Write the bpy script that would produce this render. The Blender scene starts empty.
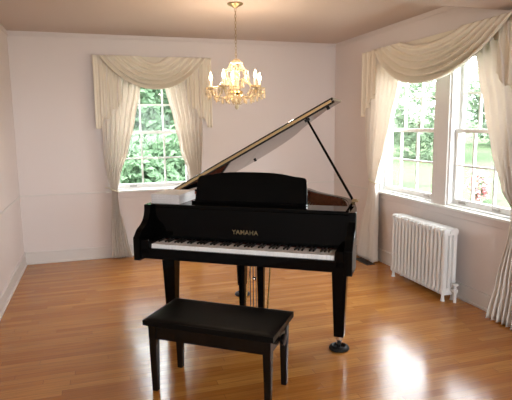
import bpy, math, random
from math import sin, cos, pi, radians as R
from mathutils import Vector, Matrix
random.seed(7)
S = bpy.context.scene
COL = S.collection

# ------------------------------------------------------------ camera, world, sun, exposure
def make_camera():
    yaw, pitch, roll = 0.3025, 0.1463, -0.0111
    f = Vector((sin(yaw)*cos(pitch), cos(yaw)*cos(pitch), -sin(pitch)))
    r = Vector((cos(yaw), -sin(yaw), 0)); u = r.cross(f)
    r2 = r*cos(roll)+u*sin(roll); u2 = -r*sin(roll)+u*cos(roll)
    cd = bpy.data.cameras.new('camera'); cd.sensor_width = 36; cd.lens = 508.0/512*36
    cd.clip_start = .05; cd.clip_end = 400
    co = bpy.data.objects.new('camera', cd); COL.objects.link(co)
    m = Matrix((r2, u2, -f)).transposed().to_4x4(); m.translation = Vector((-2.981, -6.0693, 1.5218))
    co.matrix_world = m; S.camera = co
make_camera()

SKY = 5.6
w = bpy.data.worlds.new('world'); S.world = w; w.use_nodes = True
bg = w.node_tree.nodes['Background']; bg.inputs[0].default_value = (.90, .96, 1.0, 1); bg.inputs[1].default_value = SKY

sd = bpy.data.lights.new('sun', 'SUN'); sd.energy = 5.0; sd.angle = R(1.5); sd.color = (1, .96, .88)
so = bpy.data.objects.new('sun', sd); COL.objects.link(so); so.rotation_euler = (0, R(-38), 0)

def portal(name, loc, rot, sx, sy):
    l = bpy.data.lights.new(name, 'AREA'); l.shape = 'RECTANGLE'; l.size = sx; l.size_y = sy
    l.cycles.is_portal = True
    o = bpy.data.objects.new(name, l); COL.objects.link(o); o.location = loc; o.rotation_euler = rot
portal('window_portal', (-2.345, .17, 1.46), (R(-90), 0, 0), .9, 1.35)
portal('window_portal', (.17, -2.07, 1.46), (0, R(90), 0), 1.35, 2.0)
portal('window_portal', (-1.9, -8.77, 1.45), (R(90), 0, 0), 2.6, 1.5)

vs = S.view_settings
S.display_settings.display_device = 'sRGB'
vs.view_transform = 'Standard'; vs.look = 'None'; vs.gamma = 1; vs.use_curve_mapping = False
vs.exposure = 1.68

# ------------------------------------------------------------ helpers
def mat(name, col, rough=.5, metal=0, spec=.5, coat=0, emis=None, es=0, trans=0, bump=0, bscale=60, var=0, sheen=0):
    m = bpy.data.materials.new(name); m.use_nodes = True
    nt = m.node_tree; b = nt.nodes['Principled BSDF']
    b.inputs['Base Color'].default_value = (*col, 1); b.inputs['Roughness'].default_value = rough
    b.inputs['Metallic'].default_value = metal; b.inputs['Specular IOR Level'].default_value = spec
    b.inputs['Coat Weight'].default_value = coat; b.inputs['Coat Roughness'].default_value = .03
    b.inputs['Transmission Weight'].default_value = trans; b.inputs['Sheen Weight'].default_value = sheen
    if emis: b.inputs['Emission Color'].default_value = (*emis, 1); b.inputs['Emission Strength'].default_value = es
    if bump or var:
        tc = nt.nodes.new('ShaderNodeTexCoord'); n = nt.nodes.new('ShaderNodeTexNoise')
        n.inputs['Scale'].default_value = bscale; n.inputs['Detail'].default_value = 4
        nt.links.new(tc.outputs['Object'], n.inputs['Vector'])
        if bump:
            bp = nt.nodes.new('ShaderNodeBump'); bp.inputs['Strength'].default_value = bump; bp.inputs['Distance'].default_value = .01
            nt.links.new(n.outputs['Fac'], bp.inputs['Height']); nt.links.new(bp.outputs['Normal'], b.inputs['Normal'])
        if var:
            rp = nt.nodes.new('ShaderNodeValToRGB')
            rp.color_ramp.elements[0].position = .3; rp.color_ramp.elements[1].position = .7
            rp.color_ramp.elements[0].color = (*[c*(1-var) for c in col], 1); rp.color_ramp.elements[1].color = (*[min(1, c*(1+var)) for c in col], 1)
            nt.links.new(n.outputs['Fac'], rp.inputs['Fac']); nt.links.new(rp.outputs['Color'], b.inputs['Base Color'])
    return m

def cloth_mat(name, col, translucent):
    m = mat(name, col, .85, bump=.15, bscale=300, sheen=.2); nt = m.node_tree
    b = nt.nodes['Principled BSDF']; out = nt.nodes['Material Output']
    t = nt.nodes.new('ShaderNodeBsdfTranslucent'); t.inputs[0].default_value = (*col, 1)
    mx = nt.nodes.new('ShaderNodeMixShader'); mx.inputs[0].default_value = translucent
    nt.links.new(b.outputs[0], mx.inputs[1]); nt.links.new(t.outputs[0], mx.inputs[2]); nt.links.new(mx.outputs[0], out.inputs[0])
    return m

def glass_mat():
    m = bpy.data.materials.new('window_glass'); m.use_nodes = True; nt = m.node_tree
    nt.nodes.remove(nt.nodes['Principled BSDF'])
    t = nt.nodes.new('ShaderNodeBsdfTransparent'); g = nt.nodes.new('ShaderNodeBsdfGlossy'); g.inputs['Roughness'].default_value = .01
    lw = nt.nodes.new('ShaderNodeLayerWeight'); lw.inputs['Blend'].default_value = .5
    pw = nt.nodes.new('ShaderNodeMath'); pw.operation = 'POWER'; pw.inputs[1].default_value = 5; nt.links.new(lw.outputs['Facing'], pw.inputs[0])
    fr = nt.nodes.new('ShaderNodeMath'); fr.operation = 'MULTIPLY_ADD'; fr.inputs[1].default_value = .6; fr.inputs[2].default_value = .008; nt.links.new(pw.outputs[0], fr.inputs[0])
    mx = nt.nodes.new('ShaderNodeMixShader')
    nt.links.new(fr.outputs[0], mx.inputs[0]); nt.links.new(t.outputs[0], mx.inputs[1]); nt.links.new(g.outputs[0], mx.inputs[2])
    nt.links.new(mx.outputs[0], nt.nodes['Material Output'].inputs[0])
    return m

def floor_mat():
    m = bpy.data.materials.new('oak_floor'); m.use_nodes = True; nt = m.node_tree; L = nt.links.new
    b = nt.nodes['Principled BSDF']; N = nt.nodes.new
    tc = N('ShaderNodeTexCoord'); sp = N('ShaderNodeSeparateXYZ'); L(tc.outputs['Object'], sp.inputs[0])
    def ma(op, a, bb=None):
        n = N('ShaderNodeMath'); n.operation = op
        for i, v in enumerate([a, bb]):
            if v is None: continue
            if isinstance(v, (int, float)): n.inputs[i].default_value = v
            else: L(v, n.inputs[i])
        return n.outputs[0]
    ry = ma('DIVIDE', sp.outputs['Y'], .057); row = ma('FLOOR', ry)
    wn = N('ShaderNodeTexWhiteNoise'); wn.noise_dimensions = '1D'; L(row, wn.inputs['W'])
    rx = ma('ADD', ma('DIVIDE', sp.outputs['X'], .95), ma('MULTIPLY', wn.outputs['Value'], 7.3)); idx = ma('FLOOR', rx)
    cv = N('ShaderNodeCombineXYZ'); L(row, cv.inputs[0]); L(idx, cv.inputs[1])
    w2 = N('ShaderNodeTexWhiteNoise'); w2.noise_dimensions = '2D'; L(cv.outputs[0], w2.inputs['Vector'])
    rp = N('ShaderNodeValToRGB'); L(w2.outputs['Value'], rp.inputs['Fac'])
    e = rp.color_ramp.elements
    e[0].position = 0; e[0].color = (.41, .150, .026, 1); e[1].position = 1; e[1].color = (.55, .24, .052, 1)
    x = e.new(.5); x.color = (.48, .195, .038, 1)
    # grain
    mp = N('ShaderNodeMapping'); mp.inputs['Scale'].default_value = (2.2, 45, 1); L(tc.outputs['Object'], mp.inputs[0])
    n1 = N('ShaderNodeTexNoise'); n1.inputs['Scale'].default_value = 1.6; n1.inputs['Detail'].default_value = 5; L(mp.outputs[0], n1.inputs['Vector'])
    g = N('ShaderNodeValToRGB'); L(n1.outputs['Fac'], g.inputs['Fac']); g.color_ramp.elements[0].position = .3; g.color_ramp.elements[1].position = .7
    g.color_ramp.elements[0].color = (.78, .74, .7, 1); g.color_ramp.elements[1].color = (1.1, 1.1, 1.1, 1)
    mul = N('ShaderNodeMixRGB'); mul.blend_type = 'MULTIPLY'; mul.inputs[0].default_value = 1; L(rp.outputs[0], mul.inputs[1]); L(g.outputs[0], mul.inputs[2])
    # gaps
    fy = ma('FRACT', ry); gy = ma('LESS_THAN', fy, .035); fx = ma('FRACT', rx); gx = ma('LESS_THAN', fx, .003); gap = ma('MAXIMUM', gy, gx)
    mg = N('ShaderNodeMixRGB'); mg.inputs[2].default_value = (.16, .06, .02, 1); L(ma('MULTIPLY', gap, .7), mg.inputs[0]); L(mul.outputs[0], mg.inputs[1])
    L(mg.outputs[0], b.inputs['Base Color'])
    n2 = N('ShaderNodeTexNoise'); n2.inputs['Scale'].default_value = 3.2; n2.inputs['Detail'].default_value = 5; L(tc.outputs['Object'], n2.inputs['Vector'])
    mr = N('ShaderNodeMapRange'); mr.inputs['To Min'].default_value = .08; mr.inputs['To Max'].default_value = .26
    L(n2.outputs['Fac'], mr.inputs['Value']); L(mr.outputs[0], b.inputs['Roughness'])
    bp = N('ShaderNodeBump'); bp.inputs['Strength'].default_value = .25; bp.inputs['Distance'].default_value = .003
    hh = ma('SUBTRACT', n1.outputs['Fac'], gap); L(hh, bp.inputs['Height']); L(bp.outputs[0], b.inputs['Normal'])
    return m

M = {}
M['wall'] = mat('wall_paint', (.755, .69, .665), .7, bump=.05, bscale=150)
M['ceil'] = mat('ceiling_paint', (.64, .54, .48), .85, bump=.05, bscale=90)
M['trim'] = mat('trim_paint', (.72, .68, .65), .4, bump=.03, bscale=40)
M['white'] = mat('window_paint', (.82, .82, .80), .35, bump=.03, bscale=40)
M['floor'] = floor_mat()
M['glass'] = glass_mat()
M['lidblack'] = mat('mirror_ebony', (.003, .003, .003), .04, spec=.6, bump=.01, bscale=6)
M['ebony'] = mat('polished_ebony', (.002, .002, .002), .06, spec=.09, bump=.01, bscale=6)
M['satin'] = mat('black_leather', (.003, .0028, .0025), .32, spec=.10, bump=.2, bscale=220)
M['benchwood'] = mat('black_lacquer', (.004, .0035, .003), .2, spec=.25, bump=.02, bscale=30)
M['mahog'] = mat('mahogany', (.16, .035, .018), .25, bump=.05, bscale=60, var=.35)
M['ivory'] = mat('white_key_plastic', (.90, .89, .87), .2, bump=.01, bscale=30)
M['bkey'] = mat('black_key_plastic', (.010, .010, .010), .3, bump=.01, bscale=30)
M['hingesheen'] = mat('brass_and_edge_sheen', (.86, .68, .40), .38, 1, bump=.05, bscale=60)  # brass, lightened so its colour carries the reflection along the lid edge
M['brass'] = mat('brass', (.80, .55, .20), .25, 1, bump=.05, bscale=60)
M['agedbrass'] = mat('aged_brass', (.42, .31, .17), .32, 1, bump=.05, bscale=60)
M['gold'] = mat('gilt_lettering', (.30, .25, .15), .45, 1, bump=.02, bscale=30)
M['plate'] = mat('gold_iron_plate', (.55, .38, .14), .35, .7, bump=.1, bscale=80)
M['chrome'] = mat('chrome', (.75, .75, .75), .15, 1, bump=.02, bscale=50)
M['steel'] = mat('steel_wire', (.5, .48, .45), .3, 1, bump=.02, bscale=50)
M['spruce'] = mat('spruce_soundboard', (.60, .40, .18), .35, bump=.05, bscale=30, var=.15)
M['felt'] = mat('dark_red_felt', (.05, .008, .008), .95, bump=.3, bscale=400)
M['curtain'] = cloth_mat('cream_curtain_cloth', (.93, .87, .80), .30)
M['swag'] = cloth_mat('cream_valance_cloth', (.86, .79, .66), .08)
M['cord'] = mat('cream_cord', (.72, .66, .5), .8, bump=.4, bscale=300)
M['rad'] = mat('radiator_enamel', (.78, .78, .77), .4, bump=.08, bscale=70)
M['paper'] = mat('paper', (.66, .63, .62), .6, bump=.1, bscale=80, var=.06)
M['grille'] = mat('dark_register_metal', (.03, .022, .018), .5, .3, bump=.1, bscale=80)
M['crystal'] = mat('crystal', (1, .85, .60), .05, trans=.55, spec=.9, bump=.05, bscale=60)
M['candle'] = mat('candle_sleeve', (.85, .78, .6), .5, bump=.05, bscale=60)
M['bulb'] = mat('bulb_glass', (1, .9, .7), .3, emis=(1, .80, .48), es=5, bump=.02, bscale=60)
M['lawn'] = mat('lawn_grass', (.058, .082, .046), .95, spec=0, bump=.5, bscale=9, var=.35)
M['leafA'] = mat('leaf_green', (.11, .175, .10), .8, spec=.05, bump=.2, bscale=20, var=.45)
M['leafB'] = mat('leaf_light_green', (.17, .23, .15), .8, spec=.05, bump=.2, bscale=20, var=.4)
M['leafC'] = mat('leaf_mid_green', (.12, .19, .11), .8, spec=.05, bump=.2, bscale=20, var=.45)
for k_ in ('leafA', 'leafB', 'leafC'):       # thin leaves let light through
    nt_ = M[k_].node_tree; p_ = nt_.nodes['Principled BSDF']; t_ = nt_.nodes.new('ShaderNodeBsdfTranslucent'); mx_ = nt_.nodes.new('ShaderNodeMixShader'); mx_.inputs[0].default_value = .45
    nt_.links.new(p_.inputs['Base Color'].links[0].from_socket, t_.inputs[0])
    nt_.links.new(p_.outputs[0], mx_.inputs[1]); nt_.links.new(t_.outputs[0], mx_.inputs[2]); nt_.links.new(mx_.outputs[0], nt_.nodes['Material Output'].inputs[0])
M['bark'] = mat('bark', (.12, .09, .06), .9, bump=.6, bscale=30, var=.3)
M['petal'] = mat('pink_blossom', (.60, .22, .23), .7, bump=.1, bscale=40, var=.2)
M['stone'] = mat('exterior_wall', (.55, .53, .50), .8, bump=.2, bscale=20)
M['rubber'] = mat('black_rubber', (.006, .006, .006), .5, spec=.25, bump=.1, bscale=80)

def tag(o, label=None, cat=None, group=None, kind=None):
    if label: o['label'] = label
    if cat: o['category'] = cat
    if group: o['group'] = group
    if kind: o['kind'] = kind
    return o
def thing(name, label, cat, loc=(0, 0, 0), rz=0, group=None):
    o = bpy.data.objects.new(name, None); COL.objects.link(o); o.location = loc; o.rotation_euler = (0, 0, rz)
    o.empty_display_size = .1
    return tag(o, label, cat, group)

class MB:
    def __init__(s): s.v = []; s.f = []
    def add(s, vs, fs, tf=None):
        n = len(s.v); s.v += [tuple(tf @ Vector(v)) if tf else tuple(v) for v in vs]; s.f += [tuple(i+n for i in f) for f in fs]; return s
    def box(s, x0, x1, y0, y1, z0, z1, tf=None):
        return s.add([(x0,y0,z0),(x1,y0,z0),(x1,y1,z0),(x0,y1,z0),(x0,y0,z1),(x1,y0,z1),(x1,y1,z1),(x0,y1,z1)],
                     [(0,3,2,1),(4,5,6,7),(0,1,5,4),(1,2,6,5),(2,3,7,6),(3,0,4,7)], tf)
    def taper(s, cx, cy, z0, h0, z1, h1, hy0=None, hy1=None):   # half sizes at z0 and z1
        hy0 = hy0 or h0; hy1 = hy1 or h1
        return s.add([(cx-h0,cy-hy0,z0),(cx+h0,cy-hy0,z0),(cx+h0,cy+hy0,z0),(cx-h0,cy+hy0,z0),(cx-h1,cy-hy1,z1),(cx+h1,cy-hy1,z1),(cx+h1,cy+hy1,z1),(cx-h1,cy+hy1,z1)],
                     [(0,3,2,1),(4,5,6,7),(0,1,5,4),(1,2,6,5),(2,3,7,6),(3,0,4,7)])
    def prism(s, pts, z0, z1, tf=None):     # pts ccw in xy
        n = len(pts)
        return s.add([(x,y,z0) for x,y in pts]+[(x,y,z1) for x,y in pts],
                     [tuple(range(n-1,-1,-1)), tuple(range(n,2*n))]+[(i,(i+1)%n,n+(i+1)%n,n+i) for i in range(n)], tf)
    def lathe(s, prof, n=20, tf=None):      # prof [(r,z)]
        vs = []; fs = []
        for r, z in prof: vs += [(r*cos(2*pi*k/n), r*sin(2*pi*k/n), z) for k in range(n)]
        for i in range(len(prof)-1):
            for k in range(n):
                a=i*n+k; b=i*n+(k+1)%n; fs.append((a,b,b+n,a+n))
        fs.append(tuple(range(n-1,-1,-1))); m=(len(prof)-1)*n; fs.append(tuple(range(m,m+n)))
        return s.add(vs, fs, tf)
    def tube(s, path, r, n=8, closed=False):
        P = [Vector(p) for p in path]; N = len(P); vs = []; fs = []; up = Vector((0,0,1))
        rr = r if isinstance(r, (list, tuple)) else [r]*N
        prev = None
        for i, p in enumerate(P):
            if closed: t = (P[(i+1)%N]-P[i-1]).normalized()
            else: t = (P[min(i+1,N-1)]-P[max(i-1,0)]).normalized()
            if prev is None:
                a = t.cross(up)
                if a.length < 1e-3: a = t.cross(Vector((1,0,0)))
            else: a = prev - t*prev.dot(t)
            a.normalize(); prev = a; b = t.cross(a)
            vs += [p+(a*cos(2*pi*k/n)+b*sin(2*pi*k/n))*rr[i] for k in range(n)]
        for i in range(N if closed else N-1):
            j=(i+1)%N
            for k in range(n): fs.append((i*n+k, i*n+(k+1)%n, j*n+(k+1)%n, j*n+k))
        if not closed: fs += [tuple(range(n-1,-1,-1)), tuple(range((N-1)*n, N*n))]
        return s.add(vs, fs)
    def grid(s, nu, nv, fn):
        vs = [fn(i/nu, j/nv) for j in range(nv+1) for i in range(nu+1)]
        fs = [(j*(nu+1)+i, j*(nu+1)+i+1, (j+1)*(nu+1)+i+1, (j+1)*(nu+1)+i) for j in range(nv) for i in range(nu)]
        return s.add(vs, fs)
    def build(s, name, m, parent=None, bevel=0, smooth=False, solid=0, seg=2):
        me = bpy.data.meshes.new(name); me.from_pydata(s.v, [], s.f); me.materials.append(m); me.update()
        o = bpy.data.objects.new(name, me); COL.objects.link(o)
        if parent: o.parent = parent
        if smooth:
            me.polygons.foreach_set('use_smooth', [True]*len(me.polygons))
            try: me.set_sharp_from_angle(angle=R(40))
            except Exception: pass
        if solid:
            d = o.modifiers.new('solid', 'SOLIDIFY'); d.thickness = solid; d.offset = 0
        if bevel:
            d = o.modifiers.new('bevel', 'BEVEL'); d.width = bevel; d.segments = seg; d.limit_method = 'ANGLE'; d.angle_limit = R(35)
        return o
def struct(o): o['kind'] = 'structure'; return o
def catmull(pts, k=8):
    out = []
    for i in range(len(pts)-1):
        p0 = pts[max(i-1,0)]; p1 = pts[i]; p2 = pts[i+1]; p3 = pts[min(i+2,len(pts)-1)]
        for j in range(k):
            t = j/k
            out.append(tuple(.5*((2*b)+(-a+c)*t+(2*a-5*b+4*c-d)*t*t+(-a+3*b-3*c+d)*t**3) for a,b,c,d in zip(p0,p1,p2,p3)))
    out.append(tuple(pts[-1])); return out
def lerp(a, b, t): return a+(b-a)*t
def interp(rows, z):        # rows sorted by descending z ; smooth interpolation of every other column
    if z >= rows[0][0]: return rows[0][1:]
    for a, b in zip(rows, rows[1:]):
        if a[0] >= z >= b[0]:
            t = (a[0]-z)/(a[0]-b[0]); t = t*t*(3-2*t)*.5+t*.5
            return [lerp(p, q, t) for p, q in zip(a[1:], b[1:])]
    return rows[-1][1:]
def copy_tree(o, parent=None):
    c = o.copy(); COL.objects.link(c); c.parent = parent
    for ch in [x for x in list(S.objects) if x.parent == o]: copy_tree(ch, c)
    return c

# ------------------------------------------------------------ room shell
W, H, Y0 = 3.812, 2.536, -8.6
T = .15
WZ0, WZ1 = .79, 2.13
BW = (-2.79, -1.90)                    # back window opening
RW = [(-2.07, -1.12), (-3.03, -2.27)]  # right window openings
struct(MB().box(-W-T, T, Y0-T, T, -.1, 0).build('floor', M['floor']))
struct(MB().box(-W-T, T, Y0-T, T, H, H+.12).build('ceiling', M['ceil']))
b = MB().box(-W-T, BW[0], 0, T, 0, H).box(BW[1], T, 0, T, 0, H).box(BW[0], BW[1], 0, T, 0, WZ0).box(BW[0], BW[1], 0, T, WZ1, H)
struct(b.build('wall_back', M['wall']))
b = MB().box(0, T, RW[0][1], 0, 0, H).box(0, T, RW[1][1], RW[0][0], 0, H).box(0, T, Y0, RW[1][0], 0, H)
for a, c in RW: b.box(0, T, a, c, 0, WZ0).box(0, T, a, c, WZ1, H)
struct(b.build('wall_right', M['wall']))
struct(MB().box(-W-T, -W, Y0, 0, 0, H).build('wall_left', M['wall']))
fx0, fx1 = -3.2, -.6
b = MB().box(-W-T, fx0, Y0-T, Y0, 0, H).box(fx1, T, Y0-T, Y0, 0, H).box(fx0, fx1, Y0-T, Y0, 0, .7).box(fx0, fx1, Y0-T, Y0, 2.2, H)
struct(b.build('wall_front', M['wall']))
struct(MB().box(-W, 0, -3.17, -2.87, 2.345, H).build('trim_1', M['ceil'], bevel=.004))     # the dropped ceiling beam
# baseboards: board, cap and shoe
def base_profile(b, kind, a0, a1):
    for d, z0, z1 in ((.016, 0, .12), (.022, .12, .138), (.028, 0, .022)):
        if kind == 'back': b.box(a0, a1, -d, 0, z0, z1)
        elif kind == 'right': b.box(-d, 0, a0, a1, z0, z1)
        elif kind == 'left': b.box(-W, -W+d, a0, a1, z0, z1)
for k, a0, a1 in (('back', -W, 0), ('right', Y0, 0), ('left', Y0, 0)):
    b = MB(); base_profile(b, k, a0, a1); struct(b.build('baseboard_'+k, M['trim'], bevel=.003))
def rail(b, z0, z1, d, gaps_back, gaps_right):
    x = -W
    for g0, g1 in gaps_back+[(0, 0)]:
        b.box(x, g0, -d, 0, z0, z1); x = g1
    y = Y0
    for g0, g1 in gaps_right+[(0, 0)]:
        b.box(-d, 0, y, g0, z0, z1); y = g1
    b.box(-W, -W+d, Y0, 0, z0, z1)
b = MB(); rail(b, .765, .785, .008, [(BW[0]-.09, BW[1]+.09)], [(RW[1][0]-.09, RW[0][1]+.09)])
struct(b.build('trim_2', M['trim'], bevel=.003))         # thin chair rail
b = MB(); rail(b, H-.05, H-.042, .01, [], [])
struct(b.build('trim_3', M['wall'], bevel=.003))         # thin crown

# ------------------------------------------------------------ windows: local x along wall, y outward
def window(n, loc, rz, half, mun, lifts):
    r = bpy.data.objects.new('window_%d' % n, None); COL.objects.link(r); r.location = loc; r.rotation_euler = (0, 0, rz); r['kind'] = 'structure'
    z0, z1, zm = WZ0, WZ1, 1.455
    f = MB().box(-half, -half+.02, .0, T, z0, z1).box(half-.02, half, .0, T, z0, z1).box(-half+.02, half-.02, 0, T, z1-.02, z1).box(-half+.02, half-.02, 0, T, z0, z0+.015)
    f.build('window_frame', M['white'], r, bevel=.002)
    hw = half-.02
    for nm, y, a, c, mz in (('lower_sash', .045, z0+.015, zm+.015, 1.15), ('upper_sash', .085, zm-.02, z1-.02, 1.77)):
        s = MB().box(-hw, -hw+.035, y, y+.035, a, c).box(hw-.035, hw, y, y+.035, a, c)
        s.box(-hw+.035, hw-.035, y, y+.035, a, a+(.05 if nm == 'lower_sash' else .035)).box(-hw+.035, hw-.035, y, y+.035, c-.035, c)
        so_ = s.build(nm, M['white'], r, bevel=.002)
        g = MB()
        for mx in mun: g.box(mx-.009, mx+.009, y+.006, y+.03, a+.03, c-.03)
        g.box(-hw+.03, hw-.03, y+.007, y+.029, mz-.009, mz+.009)
        g.build('muntin', M['white'], so_)
        MB().box(-hw+.03, hw-.03, y+.016, y+.019, a+.03, c-.03).build('pane', M['glass'], so_)
    for lx in lifts:
        MB().box(lx-.04, lx+.04, .034, .046, z0+.03, z0+.036).box(lx-.04, lx+.04, .028, .034, z0+.03, z0+.05).build('sash_lift', M['steel'], r, bevel=.001)
    return r
bc = (BW[0]+BW[1])/2
window(1, (bc, 0, 0), 0, (BW[1]-BW[0])/2, (-2.47-bc, -2.205-bc), (-.24,))
for i, (a, c) in enumerate(RW):
    mc = (a+c)/2; hf = (c-a)/2
    mu = [(-1.44, -1.72), (-2.52, -2.77)][i]
    window(2+i, (0, mc, 0), -pi/2, hf, tuple(-(m_-mc) for m_ in mu), ((hf-.14,) if i == 0 else (-hf+.16, hf-.2)))
# casings and sills
def casing(n, lo, hi, axis, extra=()):
    b = MB()
    def bx(a0, a1, d0, d1, z0, z1):
        if axis == 'back': b.box(a0, a1, -d1, -d0, z0, z1)
        else: b.box(-d1, -d0, a0, a1, z0, z1)
    bx(lo-.085, lo, 0, .018, WZ0, WZ1+.085); bx(hi, hi+.085, 0, .018, WZ0, WZ1+.085); bx(lo, hi, 0, .018, WZ1, WZ1+.085)
    for a, c in extra: bx(a, c, 0, .018, WZ0, WZ1)
    struct(b.build('trim_%d' % n, M['trim'], bevel=.003))
    b = MB(); bx(lo-.11, hi+.11, 0, .055, WZ0-.022, WZ0); 
    struct(b.build('trim_%d' % (n+1), M['white'], bevel=.004))
    b = MB(); bx(lo-.09, hi+.09, 0, .015, WZ0-.085, WZ0-.022)
    struct(b.build('trim_%d' % (n+2), M['wall'], bevel=.003))
casing(4, BW[0], BW[1], 'back')
casing(7, RW[1][0], RW[0][1], 'right', [(RW[1][1], RW[0][0])])
# unseen window behind the camera, added to let in frontal daylight
r = bpy.data.objects.new('window_4', None); COL.objects.link(r); r['kind'] = 'structure'
b = MB()
for x in (fx0+.02, fx0+.66, (fx0+fx1)/2, fx1-.66, fx1-.02): b.box(x-.02, x+.02, Y0-.1, Y0-.05, .7, 2.2)
b.box(fx0, fx1, Y0-.1, Y0-.05, .7, .75).box(fx0, fx1, Y0-.1, Y0-.05, 2.15, 2.2)
b.build('window_frame', M['white'], r)

# ------------------------------------------------------------ curtains
def wallpt(axis, a, d, z): return (a, -d, z) if axis == 'back' else (-d, a, z)
def curtain(axis, label, rows, n, seed, tie_z, hook):
    rg = random.Random(seed); ph = rg.random()*6
    zt, zb = rows[0][0], rows[-1][0]
    t = thing('curtain_panel', label, 'curtain', wallpt(axis, (rows[-1][1]+rows[-1][2])/2, rows[-1][3], 0))
    o0 = Vector(t.location)
    j1 = [rg.uniform(-.25, .25) for _ in range(40)]
    def fn(u, v):
        z = lerp(zt, zb, v); a0, a1, dc, am = interp(rows, z)
        k = u*n; jj = j1[int(k)]*(1-(k-int(k)))+j1[int(k)+1]*(k-int(k))
        uu = u+jj*.35/n
        d = dc+am*(sin(2*pi*n*uu+ph)+.25*sin(4*pi*n*uu+1+z*1.3)+.15*sin(z*5+u*7))
        a = lerp(a0, a1, uu)+am*.25*cos(2*pi*n*u+ph)*(1 if 0 < u < 1 else 0)
        return Vector(wallpt(axis, a, max(d, .03), z))-o0
    MB().grid(n*10, 60, fn).build('drape', M['curtain'], t, smooth=True, solid=.0025)
    a0, a1, dc, am = interp(rows, tie_z)
    c = (a0+a1)/2; h = abs(a1-a0)/2+.006
    side = 1 if hook > c else -1
    path = []
    for k in range(28):
        an = 2*pi*k/28
        path.append(Vector(wallpt(axis, c+h*cos(an), dc+(am*1.35+.008)*sin(an), tie_z+side*cos(an)*.02))-o0)
    MB().tube(path, .009, 8, True).build('tieback', M['cord'], t, smooth=True)
    e = c+side*h
    MB().tube([Vector(wallpt(axis, hook, .0, tie_z+.03))-o0, Vector(wallpt(axis, hook, .03, tie_z+.03))-o0, Vector(wallpt(axis, lerp(hook, e, .6), .05, tie_z+.028))-o0, Vector(wallpt(axis, e, dc, tie_z+.02))-o0], .006, 8).build('tieback_cord', M['cord'], t, smooth=True)
    return t
# rows: z, outer, inner, centre distance from wall, pleat amplitude
curtain('back', 'cream curtain tied back on the left side of the far window', [
    (2.24, -2.89, -2.38, .085, .028), (1.91, -2.90, -2.475, .085, .028), (1.59, -2.905, -2.545, .085, .028), (1.26, -2.90, -2.63, .085, .028),
    (.98, -2.88, -2.735, .08, .024), (.80, -2.835, -2.77, .075, .018), (.62, -2.845, -2.76, .075, .018), (.3, -2.86, -2.70, .085, .025), (.01, -2.87, -2.645, .10, .03)], 7, 3, .80, -2.90)
curtain('back', 'cream curtain on the right side of the far window, partly behind the grand piano', [
    (2.24, -2.29, -1.78, .085, .028), (1.91, -2.18, -1.77, .085, .028), (1.59, -2.10, -1.765, .085, .028), (1.26, -2.04, -1.77, .085, .028),
    (.98, -1.95, -1.79, .08, .024), (.80, -1.90, -1.835, .075, .018), (.62, -1.91, -1.825, .075, .018), (.3, -1.97, -1.81, .085, .025), (.01, -2.02, -1.80, .10, .03)], 7, 5, .80, -1.77)
curtain('right', 'cream curtain nearest the room corner, hanging beside the piano lid prop', [
    (2.24, -.93, -1.66, .085, .028), (1.9, -.96, -1.60, .085, .028), (1.56, -.97, -1.49, .085, .028), (1.25, -1.00, -1.385, .085, .028),
    (1.0, -1.04, -1.27, .085, .028), (.90, -1.07, -1.21, .08, .022), (.7, -1.03, -1.22, .08, .022), (.35, -.95, -1.25, .09, .036), (.01, -.90, -1.27, .10, .042)], 8, 8, .90, -1.02)
curtain('right', 'cream curtain at the right edge, reaching the floor beyond the radiator', [
    (2.24, -3.36, -2.60, .085, .028), (1.91, -3.36, -2.71, .085, .028), (1.62, -3.36, -2.805, .085, .028), (1.31, -3.35, -2.90, .085, .028),
    (1.02, -3.30, -3.02, .085, .028), (.88, -3.27, -3.125, .08, .022), (.7, -3.28, -3.10, .08, .022), (.33, -3.33, -3.03, .09, .036), (.01, -3.36, -2.97, .11, .042)], 8, 12, .88, -3.36)

def valance(axis, label, lo, hi, ztop, w0, w1, d0, D, jws, jout, jin, dep, c=None):
    c = c or (lo+hi)/2
    t = thing('swag_valance', label, 'valance', wallpt(axis, c, 0, ztop))
    o0 = Vector(t.location)
    def P(a, d, z): return Vector(wallpt(axis, a, d, z))-o0
    b = MB(); p0 = P(lo+.02, .003, ztop-.16); p1 = P(hi-.02, dep-.04, ztop-.005)
    b.box(min(p0.x,p1.x), max(p0.x,p1.x), min(p0.y,p1.y), max(p0.y,p1.y), min(p0.z,p1.z), max(p0.z,p1.z))
    b.build('mounting_board', M['swag'], t, bevel=.004)
    for sd in (-1, 1):
        outer = lo if sd < 0 else hi; jw = jws[0] if sd < 0 else jws[1]
        def fn(u, v):       # u 0 outer .. 1 inner
            a = lerp(outer, outer-sd*jw, u)
            # stepped cascade hem, long at the outer edge
            k = 3; st = (math.floor(u*k)+max(0, min(1, (((u*k) % 1)-.55)*2.4)))/k if u < 1 else 1
            zb = lerp(jout, jin, st)
            z = lerp(ztop, zb, v)
            tri = abs(((u*k) % 1)*2-1)
            d = dep-.028+.02*tri+.006*sin(u*k*6*pi)*(.3+.7*v)
            return P(a, d, z)
        MB().grid(72, 24, fn).build('jabot', M['swag'], t, smooth=True, solid=.003)
    def sw(u, v):
        s = u*2-1; wv = lerp(w0, w1, v**.8); dr = lerp(d0, D, v)
        sh = 1-abs(s)**2.2
        nf = 5.5
        rip = sin(2*pi*nf*v)
        z = ztop-.004-dr*sh-.016*rip*sh*(.3+.7*v)
        d = dep+.012+.035*sh*(.3+.7*v)+.042*rip*(.25+.75*sh)*(.35+.65*v)
        return P(c+s*wv, d, z)
    MB().grid(64, 70, sw).build('swag', M['swag'], t, smooth=True, solid=.003)
    return t
valance('back', 'cream swagged valance with cascading ends above the far window', -2.97, -1.65, 2.30, .14, .60, .07, .36, (.29, .29), 1.50, 1.82, .12)
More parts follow.
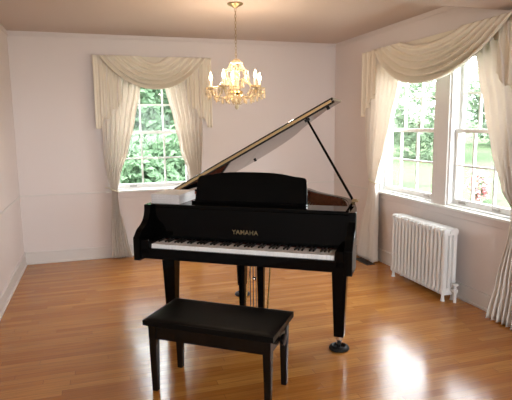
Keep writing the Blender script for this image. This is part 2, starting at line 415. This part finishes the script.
valance('right', 'wide cream swagged valance above the double window on the right wall', -3.30, -.90, 2.295, .42, .95, .07, .41, (.38, .30), 1.60, 1.88, .13, -2.12)

# ------------------------------------------------------------ radiator
def radiator():
    x0, x1 = -.215, -.075; ya, yb = -1.725, -2.545; n = 15; pitch = (ya-yb)/n
    t = thing('radiator', 'white cast iron column radiator under the double window', 'radiator', ((x0+x1)/2, (ya+yb)/2, 0))
    o0 = t.location; hx = (x1-x0)/2
    for i in range(n):
        y = ya-(i+.5)*pitch-o0.y; end = i in (0, n-1)
        b = MB()
        hh = pitch*.33
        for cx, hw_ in ((-hx+.024, .022), (0, .017), (hx-.024, .022)):      # three flat columns with slots between
            q = hh*.5
            pr = [(cx-hw_, y-q), (cx-hw_+.006, y-hh), (cx+hw_-.006, y-hh), (cx+hw_, y-q), (cx+hw_, y+q), (cx+hw_-.006, y+hh), (cx-hw_+.006, y+hh), (cx-hw_, y+q)]
            b.prism(pr, .075, .60)
        for z in (.082, .605):
            h2 = hh+.0012
            pr = [(-hx-.0012, z-.014), (-hx+.012, z-.028), (hx-.012, z-.028), (hx+.0012, z-.014), (hx+.0012, z+.014), (hx-.014, z+.03), (-hx+.014, z+.03), (-hx-.0012, z+.014)]
            vs = [(px, y-h2, pz) for px, pz in pr]+[(px, y+h2, pz) for px, pz in pr]; k = len(pr)
            b.add(vs, [tuple(range(k)), tuple(range(2*k-1, k-1, -1))]+[(j, k+j, k+(j+1) % k, (j+1) % k) for j in range(k)])
            b.tube([(0, y-pitch*.5, z), (0, y+pitch*.5, z)], .016, 10)
        if end:
            for cx in (-hx+.022, hx-.022):
                b.tube([(cx, y, .08), (cx, y, .04), (cx, y, .01), (cx, y, 0)], [.018, .013, .016, .02], 8)
        b.build('radiator_section', M['rad'], t, smooth=True)
    y = yb-o0.y
    b = MB().tube([(0.02, y+.01, .095), (0.02, y-.05, .095)], .014, 10).tube([(.02, y-.045, .0), (.02, y-.045, .135)], .013, 10)
    b.lathe([(.022, -.012), (.024, 0), (.022, .02)], 12, Matrix.Translation((.02, y-.045, .1)))
    b.build('valve', M['rad'], t, smooth=True)
    MB().lathe([(.008, 0), (.008, .02), (.026, .022), (.028, .03), (.02, .038)], 14, Matrix.Translation((.02, y-.045, .13))).build('valve_handle', M['rad'], t, smooth=True)
radiator()

# floor register
t = thing('floor_register', 'dark metal floor register beside the corner curtain', 'vent', (-.19, -1.16, 0))
MB().box(-.05, .05, -.15, -.14, 0, .006).box(-.05, .05, .14, .15, 0, .006).box(-.05, -.04, -.14, .14, 0, .006).box(.04, .05, -.14, .14, 0, .006).build('frame', M['grille'], t)
b = MB()
for k in range(13): b.box(-.04, .04, -.135+k*.0215, -.135+k*.0215+.009, .0005, .005)
b.build('louvre', M['grille'], t)

# ------------------------------------------------------------ grand piano: local x = bass to treble, y = towards the tail
PX, PY, PA = -2.164, -3.013, -0.6071
P = thing('grand_piano', 'black polished grand piano with its lid propped open', 'piano', (PX, PY, 0), PA)
HW = .736; ZT = .98; ZB = .66
outer = [(-HW, .185), (-HW, .5), (-HW, .95), (-HW, 1.38)] 
curve = catmull([(-HW, 1.36), (-.725, 1.50), (-.62, 1.60), (-.42, 1.625), (-.18, 1.575), (.03, 1.47), (.20, 1.31), (.31, 1.13), (.42, .99), (.54, .87), (.62, .76), (.665, .63), (.693, .49), (.718, .34)], 6)
outer = [(-HW, .185), (-HW, .7)]+curve+[(HW, .185)]
def offset(pts, d):
    out = []
    for i, p in enumerate(pts):
        a = pts[max(i-1, 0)]; c = pts[min(i+1, len(pts)-1)]
        t_ = Vector((c[0]-a[0], c[1]-a[1])).normalized(); n_ = Vector((t_.y, -t_.x))   # path runs clockwise: right hand side is inside
        out.append((p[0]+n_.x*d, p[1]+n_.y*d))
    return out
def wall_strip(b, o1, o2, z0, z1):
    n = len(o1); vs = [(x, y, z0) for x, y in o1]+[(x, y, z1) for x, y in o1]+[(x, y, z0) for x, y in o2]+[(x, y, z1) for x, y in o2]
    fs = []
    for i in range(n-1):
        fs += [(i, i+1, n+i+1, n+i), (2*n+i+1, 2*n+i, 3*n+i, 3*n+i+1), (n+i, n+i+1, 3*n+i+1, 3*n+i), (i+1, i, 2*n+i, 2*n+i+1)]
    fs += [(0, n, 3*n, 2*n), (n-1, 2*n+n-1, 3*n+n-1, n+n-1)]
    b.add(vs, fs)
b = MB(); o2 = offset(outer, .042); wall_strip(b, outer, o2, ZB, ZT)
rim = b.build('rim', M['ebony'], P, smooth=True)
b = MB(); o3 = offset(outer, .0425); o4 = offset(outer, .055); wall_strip(b, o3[1:-1], o4[1:-1], .78, ZT-.004)
b.build('inner_rim', M['mahog'], rim, smooth=True)
inner = offset(outer, .056)
sb = [p for p in inner if p[1] > .5]
sb = [(sb[0][0], .50)]+sb[1:-1]+[(sb[-1][0], .50)]
MB().prism(sb[::-1], .80, .815).build('soundboard', M['spruce'], P)
pl = [(x*.95, .5+(y-.5)*.93) for x, y in sb]
b = MB().prism(pl[::-1], .83, .845)
for k in range(4):      # plate struts
    x = -.45+k*.28; y1 = 1.42-.28*max(0, k-.6)
    b.box(x-.012, x+.012, .5, y1-.12, .845, .875)
plate = b.build('iron_plate', M['plate'], P)
b = MB()
for k in range(48):
    x = -.62+k*.026; yy = min(1.38, 1.50-.3*max(0, (x+.2))*1.6)
    if yy > .55: b.tube([(x, .52, .89), (x-.03, yy-.12, .885)], .0012, 4)
b.build('strings', M['steel'], P); 
MB().box(-.68, .68, .405, .50, .78, .90).build('pin_block', M['plate'], P, bevel=.003)
# key bed, slip, cheeks, arms
MB().box(-.70, .70, .03, .50, .625, ZB).build('keybed', M['ebony'], P, bevel=.003)
MB().box(-.70, .70, .50, .56, .60, .68).build('belly_rail', M['ebony'], P, bevel=.003)
MB().box(-.69, .69, -.005, .018, .635, .707).build('key_slip', M['ebony'], P, bevel=.004)
prof = catmull([(0, .79), (.035, .825), (.085, .85), (.125, .885), (.145, .93), (.15, ZT)], 5)
for sx in (-1, 1):
    x0, x1 = (-HW, -HW+.05) if sx < 0 else (HW-.05, HW)
    pts = [(-.015, ZB-.04), (-.015, .775)]+prof+[(.19, ZT), (.19, ZB-.04)]
    n = len(pts); b = MB()
    b.add([(x0, y, z) for y, z in pts]+[(x1, y, z) for y, z in pts], [tuple(range(n-1, -1, -1)), tuple(range(n, 2*n))]+[(i, (i+1) % n, n+(i+1) % n, n+i) for i in range(n)])
    b.build('arm', M['ebony'], P, bevel=.004)
    a, c = (-.688, -.62) if sx < 0 else (.628, .688)
    MB().box(a, c, -.005, .18, ZB, .765).build('cheek_block', M['ebony'], P, bevel=.008)
# keys
pitch = 1.242/52; kx = -.617
for i in range(52):
    MB().box(kx+i*pitch+.0006, kx+(i+1)*pitch-.0006, .020, .172, .700, .734).build('white_key', M['ivory'], P, bevel=.0012)
for i in range(51):
    if 'ABCDEFG'[i % 7] in 'ACDFG':
        x = kx+(i+1)*pitch
        MB().add([(x-.0055,.084,.7345),(x+.0055,.084,.7345),(x+.0055,.172,.7345),(x-.0055,.172,.7345),(x-.0045,.09,.745),(x+.0045,.09,.745),(x+.0045,.172,.745),(x-.0045,.172,.745)],
                 [(0,3,2,1),(4,5,6,7),(0,1,5,4),(1,2,6,5),(2,3,7,6),(3,0,4,7)]).build('black_key', M['bkey'], P, bevel=.001)
MB().box(-.616, .616, .1725, .177, .735, .739).build('key_felt', M['felt'], P)
fb = MB().add([(-.69,.178,.735),(.69,.178,.735),(.69,.21,.735),(-.69,.21,.735),(-.69,.186,.957),(.69,.186,.957),(.69,.21,.957),(-.69,.21,.957)],
         [(0,3,2,1),(4,5,6,7),(0,1,5,4),(1,2,6,5),(2,3,7,6),(3,0,4,7)]).build('fallboard', M['ebony'], P, bevel=.003)
cu = bpy.data.curves.new('lettering', 'FONT'); cu.body = 'YAMAHA'; cu.size = .043; cu.align_x = 'CENTER'; cu.space_character = 1.05; cu.extrude = .0004; cu.offset = .0006
co = bpy.data.objects.new('tmp_text', cu); COL.objects.link(co)
dg = bpy.context.evaluated_depsgraph_get(); me = bpy.data.meshes.new_from_object(co.evaluated_get(dg)); bpy.data.objects.remove(co)
me.materials.clear(); me.materials.append(M['gold'])
lt = bpy.data.objects.new('lettering', me); COL.objects.link(lt); lt.parent = fb
lt.rotation_euler = (R(90-2), 0, 0); lt.location = (0, .1785, .797); lt['label'] = 'gilt maker lettering'
# music shelf and desk
MB().box(-.699, .699, .186, .40, .958, ZT).build('music_shelf', M['ebony'], P, bevel=.003)
top = catmull([(-.42, .15), (-.412, .182), (-.39, .192), (-.34, .198), (-.25, .214), (-.13, .222), (.08, .222), (.20, .214), (.29, .198), (.345, .192), (.372, .182), (.38, .15)], 4)
pts = [(-.43, 0), (.39, 0)]+top[::-1]
b = MB(); n = len(pts)
tf = Matrix.Translation((0, .335, ZT+.001)) @ Matrix.Rotation(R(-14), 4, 'X')
b.add([(x, 0, z) for x, z in pts]+[(x, .016, z) for x, z in pts], [tuple(range(n)), tuple(range(2*n-1, n-1, -1))]+[(i, n+i, n+(i+1) % n, (i+1) % n) for i in range(n)], tf)
desk = b.build('music_desk', M['ebony'], P, bevel=.002)
MB().box(-.435, .395, .29, .336, ZT+.0005, ZT+.016).build('desk_ledge', M['ebony'], desk, bevel=.003)
# lid
TH = R(28.5)
hinge = bpy.data.objects.new('lid', None)
lc = [(-HW-.008, .62)]+[(x*1.012-.001, y*1.004) for x, y in curve if y > .62]
e = [(x, y) for x, y in curve if y <= .75][0]
lc += [(.700, .62)]
vs_ = [(x+HW+.004, y, z) for z in (0, .021) for x, y in lc[::-1]]
n = len(lc)
b = MB(); b.add(vs_, [tuple(range(n-1, -1, -1)), tuple(range(n, 2*n))]+[(i, (i+1) % n, n+(i+1) % n, n+i) for i in range(n)])
lid = b.build('lid', M['lidblack'], P, bevel=.003)
lid.location = (-HW-.004, 0, ZT+.006); lid.rotation_euler = (0, -TH, 0)
MB().box(.004, 1.438, .630, 1.055, .025, .043).build('folded_front_lid', M['lidblack'], lid, bevel=.004)
MB().box(.004, 1.422, .6145, .619, .013, .030).tube([(.004, .614, .023), (1.422, .614, .022)], .0045, 8).build('lid_hinge_sheen', M['hingesheen'], lid)  # hinge strip made taller to paint in the glossy lid edge's tan reflection
MB().lathe([(.012, 0), (.012, .012), (.008, .014)], 12, Matrix.Translation((1.37, .70, -.014))).build('rubber_bumper', M['rubber'], lid)
MB().lathe([(.012, 0), (.012, .012), (.008, .014)], 12, Matrix.Translation((.46, 1.49, -.014))).build('rubber_bumper', M['rubber'], lid)
b = MB()
for y in (.75, 1.3): b.box(-.045, .0, y-.04, y+.04, -.004, .0)
# prop
bp = Vector((.672, .62, ZT-.01)); s_ = 1.19
tp = Vector((-HW-.004+s_*cos(TH), .745, ZT+.006+s_*sin(TH)))
dvec = (tp-bp).normalized(); tp = tp-dvec*.004
pr = MB().tube([bp, bp.lerp(tp, .5), tp], [.0095, .0095, .0085], 8).build('lid_prop', M['ebony'], P, smooth=True)
MB().box(.655, .70, .59, .66, ZT+.0005, ZT+.012).tube([(.66, .6, ZT+.012), (.69, .6, ZT+.012)], .01, 10).build('prop_bracket', M['agedbrass'], P)
MB().box(-.02, .02, -.012, .012, -.006, .006, Matrix.Translation(tp) @ Matrix.Rotation(-TH, 4, 'Y')).build('prop_socket', M['bkey'], P)
# legs
CUP = .012
legs = [(-.635, .335), (.6167, .335), (-.385, 1.22)]
for lx, ly in legs:
    b = MB().taper(lx, ly, .095, .034, .56, .050).taper(lx, ly, .56, .056, .625 if ly < 1 else .665, .056)
    lg = b.build('leg', M['ebony'], P, bevel=.004)
    MB().lathe([(.026, .07), (.031, .074), (.031, .098), (.029, .10)], 20, Matrix.Translation((lx, ly, 0))).build('ferrule', M['chrome'], lg, smooth=True)
    b = MB().tube([(lx, ly, .05), (lx, ly, .08)], .008, 8)
    b.box(lx-.018, lx-.014, ly-.012, ly+.012, .028, .06).box(lx+.014, lx+.018, ly-.012, ly+.012, .028, .06).box(lx-.018, lx+.018, ly-.012, ly+.012, .056, .062)
    b.build('caster_fork', M['chrome'], lg)
    MB().lathe([(.012, -.012), (.026, -.010), (.027, 0), (.026, .010), (.012, .012)], 20, Matrix.Translation((lx, ly, CUP+.0275)) @ Matrix.Rotation(R(90), 4, 'Y')).build('caster_wheel', M['bkey'], lg, smooth=True)
MB().box(-.40, -.37, 1.12, 1.3, .625, .662).build('leg_block', M['ebony'], P)
# lyre
LX = -.012
L = MB().box(LX-.11, LX+.11, .33, .42, .59, .625).build('lyre_top_block', M['ebony'], P, bevel=.003)
for sx in (-1, 1): MB().taper(LX-.008+sx*.070, .375, .15, .019, .60, .025).build('lyre_post', M['ebony'], P, bevel=.002)
MB().box(LX-.13, LX+.13, .30, .43, .075, .15).build('lyre_box', M['ebony'], P, bevel=.006)
for k in (-1, 0, 1):
    MB().prism([(LX+k*.065-.008, .31), (LX+k*.065-.014, .24), (LX+k*.065-.011, .205), (LX+k*.065+.011, .205), (LX+k*.065+.014, .24), (LX+k*.065+.008, .31)], .092, .10).build('pedal', M['brass'], P, bevel=.003)
    MB().tube([(LX+k*.022, .385, .15), (LX+k*.022, .385, .60)], .0032, 6).build('pedal_rod', M['bkey'], P, smooth=True)
MB().lathe([(.006, 0), (.014, .006), (.016, .014), (.014, .022), (.006, .028)], 14, Matrix.Translation((LX+.012, .375, .42))).build('rod_knob', M['chrome'], P, smooth=True)
for sx in (-1, 1): MB().tube([(LX+sx*.09, .42, .12), (LX+sx*.07, .62, .60)], .006, 6).build('lyre_brace', M['brass'], P)

def world(l): c, s = cos(PA), sin(PA); return (PX+l[0]*c-l[1]*s, PY+l[0]*s+l[1]*c)
cup_l = ['black caster cup under the front left piano leg, behind the bench', 'black caster cup under the front right piano leg', 'black caster cup under the rear piano leg']
cup0 = None
for (lx, ly), lb in zip(legs, cup_l):
    if cup0 is None:
        cup0 = MB().lathe([(.066, 0), (.07, .008), (.064, .02), (.048, .028), (.042, .026), (.034, .0115), (.0001, .0115)], 28).build('caster_cup', M['rubber'], None, smooth=True); o = cup0
    else: o = cup0.copy(); COL.objects.link(o)
    x, y = world((lx, ly)); o.location = (x, y, 0); tag(o, lb, 'caster cup', 'caster cups under the piano legs')

# music books stacked on the left end of the piano top
bookc = [('pale grey', .020), ('pale grey', .015), ('pale grey', .019), ('pale grey', .012)]
zz = ZT+.0008; ps = ['lowest', 'second from the bottom', 'third from the bottom', 'topmost']
for k, (nm, th) in enumerate(bookc):
    x, y = world((-.60+.003*(k % 2), .35-.004*k))
    t = thing('music_book', 'pale grey music book on the piano top, %s of its stack' % ps[k], 'music book', (x, y, zz), PA+.012*(k-1), 'music books stacked on the piano')
    MB().box(-.108, .108, -.135, .135, .0012, th-.0012).build('page_block', M['paper'], t)
    MB().box(-.11, .11, -.138, .138, 0, .0012).box(-.11, .11, -.138, .138, th-.0012, th).box(-.1115, -.11, -.138, .138, 0, th).build('cover', M['paper'], t)
    zz += th+.0006

# ------------------------------------------------------------ bench
B = thing('piano_bench', 'black piano bench with padded seat in front of the grand piano', 'bench', (-2.356, -3.332, 0), -.6485)
bl, bd = .389, .196
def cush(u, v):
    x = lerp(-bl, bl, u); y = lerp(-bd, bd, v); ex = 1-abs(u*2-1)**22; ey = 1-abs(v*2-1)**14
    z = .437+.010*min(ex, 1)*min(ey, 1)
    z += .002*cos(x*9)*cos(y*12)
    return (x, y, z)
b = MB().grid(64, 32, cush)
b.box(-bl, bl, -bd, bd, .407, .4375)
seat = b.build('seat', M['satin'], B, smooth=True)
ia, id_ = bl-.028, bd-.028
b = MB().box(-ia, ia, -id_, -id_+.02, .32, .407).box(-ia, ia, id_-.02, id_, .32, .407).box(-ia, -ia+.02, -id_+.02, id_-.02, .32, .407).box(ia-.02, ia, -id_+.02, id_-.02, .32, .407)
b.build('apron', M['benchwood'], B, bevel=.003)
for sx in (-1, 1):
    for sy in (-1, 1):
        MB().taper(sx*(bl-.045), sy*(bd-.045), 0, .0165, .406, .0245).build('leg', M['benchwood'], B, bevel=.003)
    kb = Matrix.Translation((sx*(ia), 0, .345)) @ Matrix.Rotation(R(90)*sx, 4, 'Y')
    MB().lathe([(.01, 0), (.01, .012), (.03, .014), (.032, .022), (.03, .032), (.018, .036)], 20, kb).build('height_knob', M['benchwood'], B, smooth=True)

# ------------------------------------------------------------ chandelier
CX, CY = -1.80, -1.76
C = thing('chandelier', 'crystal chandelier with lit candle bulbs hanging from the ceiling', 'chandelier', (CX, CY, H))
def tr(x, y, z): return Matrix.Translation((x, y, z-H))
MB().lathe([(.005, -.04), (.018, -.036), (.03, -.026), (.062, -.014), (.068, -.006), (.068, 0)], 24).build('canopy', M['agedbrass'], C, smooth=True)
b = MB()
z = 2.497; k = 0
while z > 2.10:
    pth = [(.008*cos(a) if k % 2 == 0 else 0, .008*cos(a) if k % 2 else 0, z-H-.013+.017*sin(a)) for a in [2*pi*j/10 for j in range(10)]]
    b.tube(pth, .0022, 5, True); z -= .026; k += 1
b.build('chain', M['agedbrass'], C, smooth=True)
MB().lathe([(.004, 2.085-H), (.03, 2.075-H), (.055, 2.05-H), (.05, 2.04-H), (.012, 2.035-H), (.012, 2.01-H), (.028, 1.99-H), (.03, 1.97-H), (.014, 1.95-H), (.012, 1.90-H), (.03, 1.87-H), (.036, 1.84-H), (.03, 1.81-H), (.012, 1.79-H)][::-1], 20).build('stem', M['crystal'], C, smooth=True)
MB().lathe([(.008, 1.765-H), (.04, 1.775-H), (.055, 1.80-H), (.05, 1.812-H), (.02, 1.815-H)], 20).build('hub', M['brass'], C, smooth=True)
def gem(b, x, y, z, r, l, n=6):
    b.add([(x, y, z)]+[(x+r*.7*cos(2*pi*k/n), y+r*.7*sin(2*pi*k/n), z-l*.25) for k in range(n)]+[(x+r*cos(2*pi*k/n), y+r*sin(2*pi*k/n), z-l*.65) for k in range(n)]+[(x, y, z-l)],
          [(0, 1+k, 1+(k+1) % n) for k in range(n)]+[(1+k, 1+n+k, 1+n+(k+1) % n, 1+(k+1) % n) for k in range(n)]+[(1+n+k, 2*n+1, 1+n+(k+1) % n) for k in range(n)])
def bead(b, p, r):
    b.add([(p[0]+r, p[1], p[2]), (p[0], p[1]+r, p[2]), (p[0]-r, p[1], p[2]), (p[0], p[1]-r, p[2]), (p[0], p[1], p[2]+r), (p[0], p[1], p[2]-r)],
          [(0,1,4),(1,2,4),(2,3,4),(3,0,4),(1,0,5),(2,1,5),(3,2,5),(0,3,5)])
nd = 0
yawc = -.3025
for k, ang in enumerate((172, 244, 316, 28, 100)):
    a = R(ang)+yawc; ca, sa = cos(a), sin(a); Rr = .225
    arm = [(.03, 1.80), (.08, 1.765), (.14, 1.76), (.195, 1.785), (.225, 1.83)]
    pth = [(r_*ca, r_*sa, z_-H) for r_, z_ in catmull(arm, 5)]
    am = MB().tube(pth, .006, 8).build('arm', M['crystal'], C, smooth=True)
    ax, ay = Rr*ca, Rr*sa
    bo = MB().lathe([(.006, 1.826-H), (.03, 1.832-H), (.046, 1.845-H), (.047, 1.849-H), (.028, 1.838-H), (.010, 1.836-H)], 18, Matrix.Translation((ax, ay, 0))).build('drip_pan', M['crystal'], C, smooth=True)
    cd_ = MB().lathe([(.012, 1.838-H), (.012, 1.90-H), (.009, 1.905-H)], 12, Matrix.Translation((ax, ay, 0))).build('candle_sleeve', M['candle'], C, smooth=True)
    MB().lathe([(.006, 1.905-H), (.013, 1.918-H), (.0155, 1.93-H), (.011, 1.95-H), (.004, 1.968-H), (.001, 1.978-H)], 12, Matrix.Translation((ax, ay, 0))).build('bulb', M['bulb'], cd_, smooth=True)
    ld = bpy.data.lights.new('bulb_light', 'POINT'); ld.energy = 1.3; ld.color = (1, .78, .58); ld.shadow_soft_size = .03
    lo_ = bpy.data.objects.new('bulb_light', ld); COL.objects.link(lo_); lo_.parent = C; lo_.location = (ax, ay, 1.99-H)
    for j in range(8):
        bb = MB(); an = 2*pi*j/8+.2; x = ax+.045*cos(an); y = ay+.045*sin(an)
        bead(bb, (x, y, 1.838-H), .006); gem(bb, x, y, 1.832-H, .0095, .05+.012*(j % 2)); bb.build('crystal_drop', M['crystal'], bo); nd += 1
    # bead strings from the crown to the pan, and between pans
    bb = MB()
    for j in range(22):
        t_ = j/21; r_ = lerp(.052, .215, t_); zz_ = lerp(2.045, 1.852, t_)-.07*sin(pi*t_)
        bead(bb, (r_*ca, r_*sa, zz_-H), .0078)
    a2 = a+R(72)
    for j in range(20):
        t_ = j/19; x = lerp(Rr*ca, Rr*cos(a2), t_); y = lerp(Rr*sa, Rr*sin(a2), t_)
        bead(bb, (x, y, 1.835-.075*sin(pi*t_)-H), .0078)
    bb.build('bead_string', M['crystal'], C)
for ring, (rr_, zz_, nn) in enumerate(((.054, 2.043, 10), (.052, 1.798, 8), (.13, 1.762, 10), (.175, 1.775, 10), (.24, 1.80, 12), (.085, 1.93, 8), (.03, 1.765, 5))):
    for j in range(nn):
        an = 2*pi*j/nn+ring*.3; bb = MB(); x, y = rr_*cos(an), rr_*sin(an)
        bead(bb, (x, y, zz_-H), .006); gem(bb, x, y, zz_-.006-H, .010, .055); bb.build('crystal_drop', M['crystal'], C)
for k in range(6):     # upper scrolls with drops
    an = R(60*k+20)+yawc; ca, sa = cos(an), sin(an)
    pth = [(r_*ca, r_*sa, z_-H) for r_, z_ in catmull([(.012, 1.93), (.05, 1.905), (.095, 1.93), (.105, 1.975), (.085, 1.995), (.07, 1.98)], 4)]
    sc = MB().tube(pth, .005, 6).build('scroll', M['crystal'], C, smooth=True)
    for r_, z_ in ((.105, 1.965), (.06, 1.902)):
        bb = MB(); bead(bb, (r_*ca, r_*sa, z_-H-.006), .007); gem(bb, r_*ca, r_*sa, z_-.013-H, .012, .055); bb.build('crystal_drop', M['crystal'], sc)
    bb = MB()
    for j in range(14):
        t_ = j/13; r_ = lerp(.05, .105, t_); bead(bb, (r_*ca, r_*sa, lerp(2.045, 1.985, t_)-.02*sin(pi*t_)-H), .007)
    bb.build('bead_string', M['crystal'], sc)
bb = MB(); bb.lathe([(.003, 1.70-H), (.003, 1.77-H)], 6)
bb.lathe([(.002, 1.655-H), (.014, 1.665-H), (.019, 1.68-H), (.014, 1.695-H), (.004, 1.703-H)], 10); bb.build('finial_ball', M['crystal'], C)
bb = MB()
for j in range(5):
    an = 2*pi*j/5+.5
    for q in range(9):
        t_ = q/8; bead(bb, (lerp(.12, .0, t_)*cos(an), lerp(.12, .0, t_)*sin(an), lerp(1.76, 1.70, t_)-.02*sin(pi*t_)-H), .0055)
bb.build('bead_basket', M['crystal'], C)

# ------------------------------------------------------------ outside
tag(MB().grid(24, 24, lambda u, v: (lerp(-30, 70, u), lerp(-20, 60, v), -.65+.02*sin(u*40)*sin(v*33)+max(0, math.hypot(lerp(-30, 70, u), lerp(-20, 60, v))-14)*.035)).build('lawn', M['lawn'], smooth=True), kind='structure')
def foliage(b, c, rad, n, s, rg):
    for _ in range(n):
        while True:
            d = Vector((rg.gauss(0, 1), rg.gauss(0, 1), rg.gauss(0, 1)))
            if d.length > .01: break
        d.normalize(); rr_ = rg.uniform(.55, 1.03)*(1+.18*sin(d.x*7+d.z*5)+.12*sin(d.y*11))
        p = Vector(c)+Vector((d.x*rad[0], d.y*rad[1], d.z*rad[2]))*rr_
        u = Vector((rg.gauss(0, 1), rg.gauss(0, 1), rg.gauss(0, 1))).normalized(); v = u.orthogonal().normalized(); k = s*rg.uniform(.6, 1.4)
        b.add([p-u*k, p+v*k*.5, p+u*k, p-v*k*.5], [(0, 1, 2, 3)])
def tree(name, label, cat, x, y, h, rad, n, s, m, seed, group=None, trunk=True, z0=-.7):
    rg = random.Random(seed); t = thing(name, label, cat, (x, y, z0), 0, group)
    b = MB(); foliage(b, (0, 0, h-rad[2]*.9), rad, n, s, rg); b.build('foliage', m, t)
    if trunk: MB().tube([(0, 0, -.1), (.05, 0, h*.4), (0, .05, h-rad[2])], [.16, .12, .06], 8).build('trunk', M['bark'], t, smooth=True)
    return t
G = 'trees outside the far window'
tree('tree', 'green tree outside the left half of the far window', 'tree', -6.1, 9.8, 6.0, (1.95, 1.5, 3.0), 9000, .15, M['leafA'], 1, G)
tree('tree', 'green tree outside the right half of the far window', 'tree', 2.1, 9.8, 6.2, (1.75, 1.5, 3.0), 9000, .15, M['leafA'], 2, G)
tree('tree', 'large distant tree behind the nearer ones, centred in the far window', 'tree', -1.6, 15.5, 8.5, (3.6, 2.4, 4.3), 9000, .24, M['leafA'], 12)
tree('tree', 'nearest round green tree behind the shrub, centred in the far window', 'tree', -1.75, 10.6, 4.6, (1.35, 1.0, 2.1), 6000, .12, M['leafC'], 15)
tree('shrub', 'green shrub seen low through the far window', 'shrub', -1.9, 6.2, 2.0, (1.6, .9, 1.1), 5200, .10, M['leafC'], 3, None, False)
tree('tree', 'pale green tree seen through the left sash of the double window', 'tree', 13.5, 17.5, 5.0, (2.6, 2.6, 2.4), 4200, .16, M['leafB'], 4)
tree('tree', 'distant tree seen through the right sash of the double window', 'tree', 23, 21, 6.5, (3.6, 3.4, 3), 4200, .25, M['leafB'], 5)
t = tree('flowering_shrub', 'shrub with pink blossom outside the right sash of the double window', 'shrub', 7.05, 5.4, .85, (.26, .26, .4), 500, .05, M['leafB'], 6, None, False)
b = MB(); foliage(b, (0, 0, .52), (.28, .28, .42), 380, .07, random.Random(9)); b.build('blossom', M['petal'], t)
